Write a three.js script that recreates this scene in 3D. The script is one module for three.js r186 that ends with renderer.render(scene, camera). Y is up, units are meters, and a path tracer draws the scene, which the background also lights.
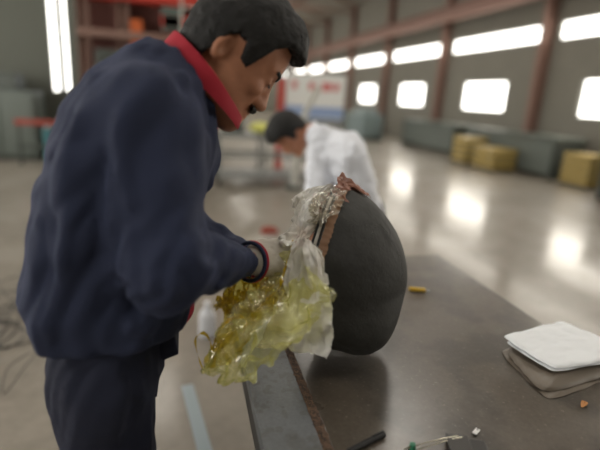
import * as THREE from 'three';
import { RoundedBoxGeometry } from 'three/addons/geometries/RoundedBoxGeometry.js';
import { mergeGeometries } from 'three/addons/utils/BufferGeometryUtils.js';
import { RectAreaLightUniformsLib } from 'three/addons/lights/RectAreaLightUniformsLib.js';
import { createNoise3D, createNoise2D } from 'simplex-noise';

// ---------------------------------------------------------------- camera, light, exposure
const rad = (d) => d * Math.PI / 180;
const scene = new THREE.Scene();
scene.background = new THREE.Color(0.9, 0.95, 1.0);
const camera = new THREE.PerspectiveCamera(51.93, 600 / 450, 0.05, 120);
camera.position.set(0, 1.45, 0);
camera.rotation.set(rad(-15.5), rad(-14.5), rad(3.5), 'YXZ');
camera.focus = 1.13;
camera.userData.fStop = 1.0;
scene.add(camera);
const renderer = new THREE.WebGLRenderer({ antialias: true });
renderer.toneMapping = THREE.LinearToneMapping;
renderer.toneMappingExposure = 0.86;
renderer.shadowMap.enabled = true;
RectAreaLightUniformsLib.init();
const SKYLIGHT = 9.0, WINDOW = 6.0, GLOW = 5.0;
function areaLight(w, h, intensity, color, pos, target) {
  const l = new THREE.RectAreaLight(color, intensity, w, h);
  l.position.set(...pos); l.lookAt(...target); l.castShadow = true; scene.add(l); return l;
}

// ---------------------------------------------------------------- helpers
function rng(seed) { let a = seed >>> 0; return () => { a |= 0; a = a + 0x6D2B79F5 | 0; let t = Math.imul(a ^ a >>> 15, 1 | a); t = t + Math.imul(t ^ t >>> 7, 61 | t) ^ t; return ((t ^ t >>> 14) >>> 0) / 4294967296; }; }
const n3 = createNoise3D(rng(11)), n2 = createNoise2D(rng(12));
const V = (a) => new THREE.Vector3(...a);
const used = {};
function numbered(n) { const k = used[n] = (used[n] ?? -1) + 1; return k ? `${n}_${String(k).padStart(3, '0')}` : n; }
function tag(o, label, category, group) { o.userData.label = label; o.userData.category = category; if (group) o.userData.group = group; return o; }
function thing(name, label, category, pos = [0, 0, 0], turn = 0, group) {
  const g = new THREE.Group(); g.name = numbered(name); g.position.set(...pos); g.rotation.y = turn; scene.add(g); return tag(g, label, category, group);
}
function mesh(name, geos, mat, parent) {
  const g = Array.isArray(geos) ? mergeGeometries(geos.map((x) => x.index ? x.toNonIndexed() : x)) : geos;
  const m = new THREE.Mesh(g, mat); m.name = parent ? name : numbered(name); m.castShadow = m.receiveShadow = true; (parent || scene).add(m); return m;
}
function struct(name, geos, mat, parent) { const m = mesh(name, geos, mat, parent); if (!parent) m.userData.kind = 'structure'; return m; }
const box = (x0, x1, y0, y1, z0, z1) => new THREE.BoxGeometry(x1 - x0, y1 - y0, z1 - z0).translate((x0 + x1) / 2, (y0 + y1) / 2, (z0 + z1) / 2);
const rbox = (x0, x1, y0, y1, z0, z1, r = 0.005, s = 2) => new RoundedBoxGeometry(x1 - x0, y1 - y0, z1 - z0, s, r).translate((x0 + x1) / 2, (y0 + y1) / 2, (z0 + z1) / 2);
function bar(a, b, r, seg = 10) { const A = V(a), B = V(b), d = B.clone().sub(A), g = new THREE.CylinderGeometry(r, r, d.length(), seg); g.applyQuaternion(new THREE.Quaternion().setFromUnitVectors(new THREE.Vector3(0, 1, 0), d.clone().normalize())); const m = A.add(B).multiplyScalar(.5); return g.translate(m.x, m.y, m.z); }
function tube(pts, r, n = 40, seg = 8, closed = false) { return new THREE.TubeGeometry(new THREE.CatmullRomCurve3(pts.map(V), closed), n, r, seg, closed); }
// uv in metres on the dominant plane of each face
function metreUV(g, s = 1) {
  const p = g.attributes.position, n = g.attributes.normal, uv = new Float32Array(p.count * 2);
  for (let i = 0; i < p.count; i++) {
    const ax = Math.abs(n.getX(i)), ay = Math.abs(n.getY(i)), az = Math.abs(n.getZ(i));
    const [u, v] = ay >= ax && ay >= az ? [p.getX(i), p.getZ(i)] : ax >= az ? [p.getZ(i), p.getY(i)] : [p.getX(i), p.getY(i)];
    uv[2 * i] = u * s; uv[2 * i + 1] = v * s;
  }
  g.setAttribute('uv', new THREE.BufferAttribute(uv, 2)); return g;
}
// tileable fractal value noise
function fbmTile(N, base, oct, seed, gain = 0.5) {
  const out = new Float32Array(N * N); let amp = 1, tot = 0;
  for (let o = 0; o < oct; o++) {
    const C = base << o, r = rng(seed + o * 77), lat = Float32Array.from({ length: C * C }, () => r());
    for (let y = 0; y < N; y++) for (let x = 0; x < N; x++) {
      const fx = x / N * C, fy = y / N * C, x0 = Math.floor(fx), y0 = Math.floor(fy), a = fx - x0, b = fy - y0, sa = a * a * (3 - 2 * a), sb = b * b * (3 - 2 * b), x1 = (x0 + 1) % C, y1 = (y0 + 1) % C;
      out[y * N + x] += amp * ((lat[y0 * C + x0] * (1 - sa) + lat[y0 * C + x1] * sa) * (1 - sb) + (lat[y1 * C + x0] * (1 - sa) + lat[y1 * C + x1] * sa) * sb);
    }
    tot += amp; amp *= gain;
  }
  for (let i = 0; i < out.length; i++) out[i] /= tot;
  return out;
}
function dataTex(N, fn, srgb, rep = 1) {
  const d = new Uint8Array(N * N * 4);
  for (let y = 0; y < N; y++) for (let x = 0; x < N; x++) { const c = fn(y * N + x, x, y), k = 4 * (y * N + x); for (let j = 0; j < 3; j++) d[k + j] = Math.max(0, Math.min(255, Math.round(c[j]))); d[k + 3] = 255; }
  const t = new THREE.DataTexture(d, N, N); t.wrapS = t.wrapT = THREE.RepeatWrapping; t.magFilter = THREE.LinearFilter; t.repeat.set(rep, rep); if (srgb) t.colorSpace = THREE.SRGBColorSpace; t.needsUpdate = true; return t;
}
const sm = (a, b, x) => { const t = Math.max(0, Math.min(1, (x - a) / (b - a))); return t * t * (3 - 2 * t); };
const mix = (a, b, t) => a.map((v, i) => v + (b[i] - v) * t);
const std = (color, roughness = 0.7, metalness = 0, more = {}) => new THREE.MeshStandardMaterial({ color, roughness, metalness, ...more });

// ---------------------------------------------------------------- materials
const fA = fbmTile(512, 4, 7, 3), fB = fbmTile(512, 16, 5, 91), fC = fbmTile(512, 64, 3, 191);
const floorMap = dataTex(512, (i) => { const t = fA[i], s = sm(.56, .68, fB[i]), g = (fC[i] - .5) * 22; return mix([130, 123, 112], [117, 110, 99], sm(.3, .7, t)).map((v) => v + g * .6 - s * 6); }, true, .35);
const floorRough = dataTex(512, (i) => { const v = 190 + 70 * (fA[i] - .5) + 50 * (fB[i] - .5); return [v, v, v]; }, false, .35);
const M = {
  floor: new THREE.MeshPhysicalMaterial({ map: floorMap, roughness: 0.62, roughnessMap: floorRough, clearcoat: 0.42, clearcoatRoughness: 0.15 }),
  wall: std('#827f76', .8, 0, { map: dataTex(256, (i) => { const v = 232 + 22 * (fA[(i * 2) % 262144] - .5); return [v, v, v - 3]; }, true, .4) }),
  roof: std('#8f8a80', .8),
  steelRed: std('#83665b', .7),
  steelRedBright: std('#b23324', .55),
  frame: std('#a7a7a2', .5),
  glow: new THREE.MeshStandardMaterial({ color: '#ffffff', emissive: '#fffdf6', emissiveIntensity: GLOW, roughness: .4 }),
};

// ---------------------------------------------------------------- the hall
const XL = -5, XR = 8.8, ZF = -44, ZN = 5.5, EAVE = 6.2, RIDGE = 8.6, XM = (XL + XR) / 2;
struct('floor', metreUV(box(XL - .3, XR + .3, -.2, 0, ZF - .3, ZN + .3)), M.floor);
const cols = []; for (let z = 3.88; z > ZF + 2; z -= 4.77) cols.push(z);
{
  const parts = [box(XR, XR + .25, 0, 1.36, ZF, ZN), box(XR, XR + .25, 2.22, 3.15, ZF, ZN), box(XR, XR + .25, 3.56, EAVE, ZF, ZN)];
  const edges = [];
  for (const z of cols) { parts.push(box(XR, XR + .25, 3.15, 3.56, z - .24, z + .24)); edges.push([z - 1.4, z - 3.56]); }
  let last = ZN;
  for (const [a, b] of edges) { parts.push(box(XR, XR + .25, 1.36, 2.22, a, last)); last = b; }
  parts.push(box(XR, XR + .25, 1.36, 2.22, ZF, last));
  parts.push(box(XR, XR + .25, 3.15, 3.56, cols[0], ZN));
  struct('wall_right', parts.map((g) => metreUV(g)), M.wall);
  let k = 0;
  edges.forEach(([a, b], i) => {
    const c = (a + b) / 2, z0 = cols[i];
    const w = struct(`window_${++k}`, [[b, a, 1.36, 1.39], [b, a, 2.19, 2.22]].map(([p, q, r, s]) => box(XR + .06, XR + .14, r, s, p, q)).concat([b + .02, a - .02].map((z) => box(XR + .06, XR + .14, 1.36, 2.22, z - .02, z + .02))), M.frame);
    mesh('window_pane', box(XR + .09, XR + .11, 1.39, 2.19, b + .04, a - .04), M.glow, w);
    areaLight(a - b - .1, .86, WINDOW, '#fff4e2', [XR - .01, 1.785, c], [0, 1.785, c]);
    const e = (cols[i + 1] ?? z0 - 4.77) + .24, s0 = z0 - .24;
    const t = struct(`window_${++k}`, [box(XR + .06, XR + .14, 3.15, 3.17, e, s0), box(XR + .06, XR + .14, 3.54, 3.56, e, s0)], M.frame);
    mesh('window_pane', box(XR + .09, XR + .11, 3.17, 3.54, e, s0), M.glow, t);
    areaLight(s0 - e - .1, .42, WINDOW, '#fff4e2', [XR - .01, 3.33, (s0 + e) / 2], [0, 2.6, (s0 + e) / 2]);
  });
  // red wide-flange columns and the crane rail along the wall
  cols.forEach((z, i) => struct(`trim_${i + 1}`, [box(XR - .3, XR - .28, 0, EAVE, z - .07, z + .07), box(XR - .02, XR, 0, EAVE, z - .07, z + .07), box(XR - .28, XR - .02, 0, EAVE, z - .008, z + .008)], M.steelRed));
  struct('trim_40', [box(XR - .55, XR - .3, 4.1, 4.14, ZF, ZN), box(XR - .55, XR - .3, 4.5, 4.54, ZF, ZN), box(XR - .44, XR - .42, 4.14, 4.5, ZF, ZN)], M.steelRed);
  struct('wall_back', metreUV(box(XL, XR, 0, RIDGE, ZF - .25, ZF)), M.wall);
  struct('wall_front', metreUV(box(XL, XR, 0, RIDGE, ZN, ZN + .25)), M.wall);
  // left wall with a row of tall windows
  const lw = [box(XL - .25, XL, 0, 1.1, ZF, ZN), box(XL - .25, XL, 3.3, EAVE, ZF, ZN)]; let prev = ZN;
  for (const z of cols) {
    const a = z - 1.3, b = z - 3.5; lw.push(box(XL - .25, XL, 1.1, 3.3, a, prev)); prev = b;
    const w = struct(`window_${++k}`, [box(XL - .14, XL - .06, 1.1, 1.14, b, a), box(XL - .14, XL - .06, 3.26, 3.3, b, a)], M.frame);
    mesh('window_pane', box(XL - .11, XL - .09, 1.14, 3.26, b, a), M.glow, w);
    areaLight(a - b - .1, 2.0, WINDOW, '#fbf6ee', [XL + .01, 2.2, (a + b) / 2], [0, 2.2, (a + b) / 2]);
  }
  lw.push(box(XL - .25, XL, 1.1, 3.3, ZF, prev));
  struct('wall_left', lw.map((g) => metreUV(g)), M.wall);
  // gable roof with a strip of daylight panels in each slope
  const slope = (xa, xb, ya, yb, z0, z1, t = .12) => { const s = new THREE.Shape(); s.moveTo(xa, ya); s.lineTo(xb, yb); s.lineTo(xb, yb + t); s.lineTo(xa, ya + t); s.closePath(); return new THREE.ExtrudeGeometry(s, { depth: z1 - z0, bevelEnabled: false }).translate(0, 0, z0); };
  const yAt = (x) => RIDGE - (RIDGE - EAVE) * Math.abs(x - XM) / (XR - XM);
  const rp = [];
  const sx = [[XL - .3, XM - 3.4], [XM - 2.2, XM], [XM, XM + 2.2], [XM + 3.4, XR + .3]];
  for (const [a, b] of sx) rp.push(slope(a, b, yAt(a), yAt(b), ZF, ZN));
  for (const [a, b] of [[XM - 3.4, XM - 2.2], [XM + 2.2, XM + 3.4]]) for (let i = 0; i <= cols.length; i++) { const z1 = i ? cols[i - 1] - 3.6 : ZN, z0 = i < cols.length ? cols[i] - 1.2 : ZF; if (z1 > z0) rp.push(slope(a, b, yAt(a), yAt(b), z0, z1)); }
  struct('ceiling', rp, M.roof);
  for (const [a, b] of [[XM - 3.4, XM - 2.2], [XM + 2.2, XM + 3.4]]) cols.forEach((z) => {
    const w = struct(`window_${++k}`, slope(a, b, yAt(a) + .02, yAt(b) + .02, z - 3.6, z - 1.2, .03), M.glow);
    const x = (a + b) / 2; areaLight(1.2, 2.4, SKYLIGHT, '#fff6e8', [x, yAt(x) - .03, z - 2.4], [x, 0, z - 2.4]);
  });
  // red roof trusses and purlins
  let t = 40;
  for (const z of cols) { const g = []; for (const s of [-1, 1]) g.push(bar([XM, RIDGE - .2, z], [s > 0 ? XR : XL, EAVE - .2, z], .07, 6), bar([XM + s * 3, yAt(XM + 3) - .2, z], [XM + s * 3, 5.8, z], .04, 6), bar([XM, RIDGE - .2, z], [XM + s * 3, 5.8, z], .04, 6)); g.push(bar([XL, 5.8, z], [XR, 5.8, z], .06, 6)); struct(`trim_${++t}`, g, M.steelRed); }
  for (const s of [-1, 1]) for (const d of [1.1, 2.05, 3.55, 4.8]) struct(`trim_${++t}`, box(XM + s * d - .05, XM + s * d + .05, yAt(XM + d) - .16, yAt(XM + d) - .02, ZF, ZN), M.steelRed);
}

// ---------------------------------------------------------------- signed distance modelling
function surfaceNets(f, lo, hi, h) {
  const nx = Math.ceil((hi[0] - lo[0]) / h) + 1, ny = Math.ceil((hi[1] - lo[1]) / h) + 1, nz = Math.ceil((hi[2] - lo[2]) / h) + 1;
  const F = new Float32Array(nx * ny * nz), id = (i, j, k) => (k * ny + j) * nx + i;
  const B = 5, far = h * B * .87 * 1.7 + .015;
  for (let k0 = 0; k0 < nz; k0 += B) for (let j0 = 0; j0 < ny; j0 += B) for (let i0 = 0; i0 < nx; i0 += B) {
    const c = (B - 1) / 2, d = f(lo[0] + (i0 + c) * h, lo[1] + (j0 + c) * h, lo[2] + (k0 + c) * h), skip = Math.abs(d) > far;
    for (let k = k0; k < Math.min(nz, k0 + B); k++) for (let j = j0; j < Math.min(ny, j0 + B); j++) for (let i = i0; i < Math.min(nx, i0 + B); i++) F[id(i, j, k)] = skip ? d : f(lo[0] + i * h, lo[1] + j * h, lo[2] + k * h);
  }
  const vid = new Int32Array(nx * ny * nz).fill(-1), P = [], I = [], v = new Float64Array(8);
  const C = [[0, 0, 0], [1, 0, 0], [0, 1, 0], [1, 1, 0], [0, 0, 1], [1, 0, 1], [0, 1, 1], [1, 1, 1]], E = [[0, 1], [2, 3], [4, 5], [6, 7], [0, 2], [1, 3], [4, 6], [5, 7], [0, 4], [1, 5], [2, 6], [3, 7]];
  for (let k = 0; k < nz - 1; k++) for (let j = 0; j < ny - 1; j++) for (let i = 0; i < nx - 1; i++) {
    let neg = 0; for (let q = 0; q < 8; q++) { v[q] = F[id(i + C[q][0], j + C[q][1], k + C[q][2])]; if (v[q] < 0) neg++; }
    if (!neg || neg === 8) continue;
    let sx = 0, sy = 0, sz = 0, n = 0;
    for (const [a, b] of E) if ((v[a] < 0) !== (v[b] < 0)) { const t = v[a] / (v[a] - v[b]); sx += C[a][0] + (C[b][0] - C[a][0]) * t; sy += C[a][1] + (C[b][1] - C[a][1]) * t; sz += C[a][2] + (C[b][2] - C[a][2]) * t; n++; }
    vid[id(i, j, k)] = P.length / 3; P.push(lo[0] + (i + sx / n) * h, lo[1] + (j + sy / n) * h, lo[2] + (k + sz / n) * h);
  }
  const quad = (a, b, c, d, flip) => { if (a < 0 || b < 0 || c < 0 || d < 0) return; flip ? I.push(a, c, b, a, d, c) : I.push(a, b, c, a, c, d); };
  for (let k = 1; k < nz - 1; k++) for (let j = 1; j < ny - 1; j++) for (let i = 1; i < nx - 1; i++) {
    const s = F[id(i, j, k)] < 0;
    if (s !== F[id(i + 1, j, k)] < 0) quad(vid[id(i, j - 1, k - 1)], vid[id(i, j, k - 1)], vid[id(i, j, k)], vid[id(i, j - 1, k)], !s);
    if (s !== F[id(i, j + 1, k)] < 0) quad(vid[id(i - 1, j, k - 1)], vid[id(i - 1, j, k)], vid[id(i, j, k)], vid[id(i, j, k - 1)], !s);
    if (s !== F[id(i, j, k + 1)] < 0) quad(vid[id(i - 1, j - 1, k)], vid[id(i, j - 1, k)], vid[id(i, j, k)], vid[id(i - 1, j, k)], !s);
  }
  const g = new THREE.BufferGeometry(); g.setAttribute('position', new THREE.Float32BufferAttribute(P, 3)); g.setIndex(I);
  g.setAttribute('uv', new THREE.Float32BufferAttribute(new Float32Array(P.length / 3 * 2), 2)); g.computeVertexNormals(); return metreUV(g);
}
const smin = (a, b, k) => { const h = Math.max(k - Math.abs(a - b), 0) / k; return Math.min(a, b) - h * h * k * .25; };
const smax = (a, b, k) => -smin(-a, -b, k);
// tapered capsule
function cone(a, b, ra, rb) {
  const dx = b[0] - a[0], dy = b[1] - a[1], dz = b[2] - a[2], L = dx * dx + dy * dy + dz * dz;
  return (x, y, z) => { const px = x - a[0], py = y - a[1], pz = z - a[2], t = Math.max(0, Math.min(1, (px * dx + py * dy + pz * dz) / L)); return Math.hypot(px - dx * t, py - dy * t, pz - dz * t) - (ra + (rb - ra) * t); };
}
function ell(c, r) { return (x, y, z) => { const u = (x - c[0]) / r[0], v = (y - c[1]) / r[1], w = (z - c[2]) / r[2], k0 = Math.hypot(u, v, w), k1 = Math.hypot(u / r[0], v / r[1], w / r[2]); return k1 < 1e-9 ? -Math.min(...r) : k0 * (k0 - 1) / k1; }; }
const join = (k, ...fs) => (x, y, z) => { let d = fs[0](x, y, z); for (let i = 1; i < fs.length; i++) d = smin(d, fs[i](x, y, z), k); return d; };
// stack of superellipses: rows [y, xBack, xFront, halfWidth, zCentre], heights rising
function stack(rows, pow = 2.4) {
  return (x, y, z) => {
    const n = rows.length, yc = Math.max(rows[0][0], Math.min(rows[n - 1][0], y)); let i = 0; while (i < n - 2 && rows[i + 1][0] < yc) i++;
    const A = rows[i], B = rows[i + 1], t0 = (yc - A[0]) / (B[0] - A[0]), t = t0 * t0 * (3 - 2 * t0) * .5 + t0 * .5, L = (k) => A[k] + (B[k] - A[k]) * t;
    const xb = L(1), xf = L(2), w = L(3), zc = L(4), a = (xf - xb) / 2, u = Math.abs(x - (xb + xf) / 2) / a, v = Math.abs(z - zc) / w, k = Math.pow(Math.pow(u, pow) + Math.pow(v, pow), 1 / pow), d = (k - 1) * Math.min(a, w);
    const dy = Math.abs(y - yc); return dy > 0 ? Math.hypot(Math.max(d, 0), dy) + Math.min(d, 0) * 0 : d;
  };
}
// evaluates f in a frame at c whose axes are turned by the matrix of an Euler
function framed(f, c, e) { const m = new THREE.Matrix4().makeRotationFromEuler(e), a = m.elements; return (x, y, z) => { const px = x - c[0], py = y - c[1], pz = z - c[2]; return f(a[0] * px + a[1] * py + a[2] * pz, a[4] * px + a[5] * py + a[6] * pz, a[8] * px + a[9] * py + a[10] * pz); }; }
function placed(g, c, e) { return g.applyMatrix4(new THREE.Matrix4().makeRotationFromEuler(e).setPosition(...c)); }

// a head: x forward, y up, ears at the origin's height
const skull = ell([.002, .052, 0], [.1, .1, .078]);
const headBase = join(.03, skull, ell([.035, -.03, 0], [.062, .08, .06]), cone([.012, -.055, .046], [.078, -.092, .016], .018, .018), cone([.012, -.055, -.046], [.078, -.092, -.016], .018, .018), ell([.084, -.094, 0], [.018, .016, .022]));
const headDetail = join(.014, headBase, cone([.095, .02, 0], [.114, -.022, 0], .009, .013), ell([.106, -.026, .012], [.012, .009, .009]), ell([.106, -.026, -.012], [.012, .009, .009]), cone([.086, .04, .014], [.072, .04, .046], .012, .009), cone([.086, .04, -.014], [.072, .04, -.046], .012, .009), ell([.068, -.012, .042], [.02, .016, .016]), ell([.068, -.012, -.042], [.02, .016, .016]), ell([.098, -.054, 0], [.009, .006, .02]), ell([.095, -.067, 0], [.009, .007, .017]));
const earOne = (s) => { const e = framed((x, y, z) => smax(ell([0, 0, 0], [.0165, .029, .0105])(x, y, z), -ell([.003, .003, s * .013], [.0115, .02, .0115])(x, y, z), .006), [-.03, -.003, s * .072], new THREE.Euler(0, s * .42, -.1)); return e; };
const ears = [earOne(1), earOne(-1)];
const headField = (x, y, z) => {
  let d = headDetail(x, y, z);
  for (const s of [-1, 1]) d = smax(d, -ell([.1, .02, s * .032], [.014, .011, .017])(x, y, z), .012);
  for (const s of [-1, 1]) d = smin(d, ell([.081, .018, s * .032], [.013, .012, .014])(x, y, z), .004);
  d = smax(d, -ell([.108, -.0605, 0], [.009, .0016, .022])(x, y, z), .003);
  return smin(d, Math.min(ears[0](x, y, z), ears[1](x, y, z)), .008);
};
function hairField(len, nape) {
  return (x, y, z) => {
    const az = Math.abs(z), grow = len * (.55 + .45 * sm(-.02, .1, y)), n = .0016 * n3(x * 150, y * 150, z * 150) + .0016 * n3(x * 35, y * 35, z * 35);
    let d = join(.03, skull, ell([-.035, -.0, 0], [.06, .075, .062]))(x, y, z) - grow - n;
    // the hairline: nape, around the ear, sideburn, temple, forehead
    const T = [[-.2, nape], [-.05, nape], [-.034, .02], [-.022, .034], [-.002, .032], [.01, .004], [.03, .0], [.038, .03], [.048, .066], [.066, .092], [.2, .104]];
    let i = 0; while (i < T.length - 2 && T[i + 1][0] < x) i++;
    const lim = T[i][1] + (T[i + 1][1] - T[i][1]) * (x - T[i][0]) / (T[i + 1][0] - T[i][0]) + .004 * n3(x * 120, 3, z * 120);
    d -= .016 * sm(.02, .09, x) * sm(.05, .11, y);
    return smax(d, lim - y, .008);
  };
}
function hand(wrist, dir, palmN, curl, s = 1, thumbSide = 1) {
  // palm and five fingers; dir along the fingers, palmN out of the palm
  const D = V(dir).normalize(), N = V(palmN).addScaledVector(D, -V(palmN).dot(D)).normalize(), S = D.clone().cross(N).multiplyScalar(thumbSide), W = V(wrist), at = (d, n, q) => W.clone().addScaledVector(D, d * s).addScaledVector(N, n * s).addScaledVector(S, q * s).toArray();
  const fs = [cone(at(-.02, 0, 0), at(.025, 0, .0), .026 * s, .026 * s), cone(at(.025, 0, .02), at(.085, 0, .029), .019 * s, .0155 * s), cone(at(.025, 0, 0), at(.09, 0, .005), .02 * s, .016 * s), cone(at(.025, 0, -.018), at(.082, 0, -.022), .019 * s, .015 * s)];
  const palm = join(.012 * s, ...fs), fingers = [];
  [[.03, .088, .072, .0095], [.01, .094, .081, .0098], [-.011, .091, .074, .0095], [-.03, .08, .058, .0085]].forEach(([q, d0, L, r], k) => {
    let p = [d0 - .012, 0], a = curl * .35 + k * .07; const seg = [];
    for (let j = 0; j < 3; j++) { const l = L * [.46, .31, .25][j], p2 = [p[0] + l * Math.cos(a), p[1] + l * Math.sin(a)]; seg.push(cone(at(p[0], p[1], q * (1 + j * .03)), at(p2[0], p2[1], q * (1 + j * .06)), (r - j * .0006) * s, (r - .0008 - j * .0007) * s)); p = p2; a += curl * .75; }
    fingers.push(join(.004, ...seg));
  });
  fingers.push(join(.008, cone(at(.015, .006, .02), at(.05, .022, .047), .017 * s, .0125 * s), cone(at(.05, .022, .047), at(.082, .032, .05), .0115 * s, .0105 * s), cone(at(.082, .032, .05), at(.108, .036, .042), .0105 * s, .009 * s)));
  return (x, y, z) => { let d = palm(x, y, z); for (const f of fingers) d = smin(d, f(x, y, z), .006); return d; };
}

// ---------------------------------------------------------------- man in the navy jacket
const fabricBump = dataTex(256, (i, x, y) => { const v = 128 + 50 * Math.sin((x + y) * Math.PI / 4) + 60 * (fC[(y * 2 * 512 + x * 2) % 262144] - .5); return [v, v, v]; }, false, 14);
M.navy = new THREE.MeshPhysicalMaterial({ color: '#212943', roughness: .88, sheen: .4, sheenColor: new THREE.Color('#56639a'), sheenRoughness: .5, bumpMap: fabricBump, bumpScale: .0006 });
M.navyDark = new THREE.MeshPhysicalMaterial({ color: '#161b30', roughness: .88, sheen: .3, sheenColor: new THREE.Color('#3d4668'), sheenRoughness: .6, bumpMap: fabricBump, bumpScale: .0006 });
M.redCloth = std('#a3122a', .75);
M.skin = new THREE.MeshPhysicalMaterial({ color: '#bd8669', roughness: .5, map: dataTex(256, (i, x, y) => { const v = (fB[(y * 2 * 512 + x * 2) % 262144] - .5) * 26; return [246 + v, 240 + v, 236 + v]; }, true, 5) });
M.hair = std('#0d0c0b', .7);
M.glove = std('#b9b3a8', .95, 0, { bumpMap: fabricBump, bumpScale: .0012 });
M.white = std('#dfe2ea', .9);
M.trouserGrey = std('#4a4c52', .9);
M.black = std('#1a1a1b', .6);
M.eye = std('#181210', .3);
const Eu = (x, y, z) => new THREE.Euler(x, y, z, 'YXZ');
{
  const O = [-.17, 0, -1.02], root = thing('person', 'man in navy work jacket with red collar bending over the black dome', 'person', O), L = (p) => p.map((v, i) => v - O[i]);
  const zc = 0, S = (x, y, z) => [x + .17, y, z + 1.02];
  const headC = S(.09, 1.518, -1.02), headE = Eu(0, rad(5), rad(-41));
  // joints
  const shR = S(-.07, 1.385, -.885), elR = S(-.03, 1.15, -.785), wrR = S(.138, 1.097, -.945), shL = S(-.07, 1.385, -1.155), elL = S(-.02, 1.1, -1.24), wrL = S(.19, 1.01, -1.16);
  const c7 = S(-.035, 1.475, -1.02);
  const handR = hand(wrR, [.9, .02, -.25], [-.15, -.75, -.65], .9, 1, 1), handL = hand(wrL, [.9, -.1, .25], [.1, -.7, .6], .8, 1, -1);
  const torso = stack([[.86, -.04, .05, .11, 0], [.95, -.03, .07, .11, 0], [1.1, -.02, .13, .125, 0], [1.3, .01, .17, .15, 0], [1.42, .06, .17, .13, 0], [1.48, .1, .18, .05, 0]]);
  const armR = join(.03, cone(shR, elR, .044, .038), cone(elR, wrR, .041, .028)), armL = join(.03, cone(shL, elL, .044, .038), cone(elL, wrL, .041, .028));
  const legs = []; for (const s of [-1, 1]) legs.push(join(.02, cone([.0, .9, s * .09], [.0, .5, s * .1], .08, .055), cone([.0, .5, s * .1], [-.02, .09, s * .1], .055, .038), cone([-.02, .06, s * .1], [.12, .03, s * .12], .035, .025)));
  const neck = cone(c7, S(.06, 1.49, -1.02), .06, .058);
  const headW = framed(headField, headC, headE);
  const coarse = (x, y, z) => { let d = join(.04, torso, legs[0], legs[1])(x, y, z); d = smin(d, armR(x, y, z), .04); d = smin(d, armL(x, y, z), .04); return smin(d, neck(x, y, z), .03); };
  const handField = (h) => (x, y, z) => h(x, y, z);
  const gBody = [surfaceNets(coarse, [-.15, -.02, -.36], [.45, 1.56, .36], .012), surfaceNets((x, y, z) => smin(headW(x, y, z), neck(x, y, z), .03), [.12, 1.36, -.11], [.46, 1.72, .11], .0035),
    surfaceNets(handR, [wrR[0] - .08, wrR[1] - .16, wrR[2] - .2], [wrR[0] + .24, wrR[1] + .12, wrR[2] + .1], .0034), surfaceNets(handL, [wrL[0] - .08, wrL[1] - .17, wrL[2] - .1], [wrL[0] + .24, wrL[1] + .12, wrL[2] + .2], .0034)];
  mesh('body', gBody, M.skin, root);
  mesh('hair', placed(surfaceNets(hairField(.017, -.055), [-.16, -.1, -.12], [.15, .2, .12], .0032), headC, headE), M.hair, root);
  for (const s of [-1, 1]) {
    mesh('eyebrow', placed(tube([[.099, .036, s * .014], [.097, .044, s * .028], [.083, .043, s * .048]], .0048, 14, 6).scale(1, 1, 1), headC, headE), M.hair, root);
    mesh('eye', placed(tube([[.0955, .014, s * .022], [.0965, .0115, s * .032], [.0895, .0135, s * .043]], .0022, 12, 5), headC, headE), M.eye, root);
  }
  mesh('moustache', placed(tube([[.094, -.046, .026], [.105, -.043, .01], [.107, -.042, 0], [.105, -.043, -.01], [.094, -.046, -.026]], 0.009, 24, 8), headC, headE), M.hair, root);
  // jacket: outline from hem to collar, with cloth folds
  const coat = stack([[.925, -.135, .165, .185, 0], [.965, -.155, .18, .2, 0], [1.03, -.172, .19, .212, 0], [1.115, -.152, .2, .21, 0], [1.22, -.122, .215, .215, 0], [1.32, -.086, .235, .215, 0], [1.4, -.046, .23, .205, 0], [1.465, -.004, .215, .175, 0], [1.52, .06, .2, .105, 0], [1.545, .1, .2, .07, 0]], 2.5);
  const sleeveR = join(.05, cone(S(-.07, 1.395, -.865), elR, .08, .07), cone(elR, S(.138, 1.097, -.945), .07, .042)), sleeveL = join(.05, cone(S(-.07, 1.395, -1.175), elL, .08, .068), cone(elL, S(.19, 1.01, -1.16), .066, .042));
  const fold = (x, y, z) => { const w = n3(x * 2.5, y * 2, z * 2.5) * 1.2; return .009 * n3(x * 4 + w, y * 2.2, z * 4) + .0075 * (1 - 2 * Math.abs(n3(x * 5.5 + w, y * 3 - x * 4, z * 5.5))) + .0032 * (1 - 2 * Math.abs(n3(x * 11 - y * 5, y * 7 + w, z * 11))) + .0012 * n3(x * 14, y * 9 + w, z * 14); };
  const elbowFold = (x, y, z) => { const d = Math.hypot(x - elR[0] - .02, y - elR[1], z - elR[2]); return .006 * Math.sin((x * .75 - y * .55) * 150 + 3 * n3(x * 8, y * 8, z * 8)) * Math.exp(-d * d / .009); };
  const wristPlane = (w, e) => { const d = V(w).sub(V(e)).normalize(), o = V(w).dot(d); return (x, y, z) => x * d.x + y * d.y + z * d.z - o; };
  const wpR = wristPlane(wrR, elR), wpL = wristPlane(wrL, elL);
  const jacket = (x, y, z) => {
    let d = coat(x, y, z), sR = smax(sleeveR(x, y, z), wpR(x, y, z) - .004, .006), sL = smax(sleeveL(x, y, z), wpL(x, y, z) - .004, .006);
    d = smin(smin(d, sR, .06), sL, .06) + fold(x, y, z) + elbowFold(x, y, z);
    d = smax(d, .952 + .02 * (x - .02) - y, .01);
    const nk = cone(S(-.05, 1.52, -1.02), S(.16, 1.5, -1.02), .06, .078)(x, y, z);
    return smax(d, -nk, .012);
  };
  const jk = mesh('jacket', surfaceNets(jacket, [-.22, .88, -.38], [.44, 1.6, .38], .0075), M.navy, root);
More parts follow.
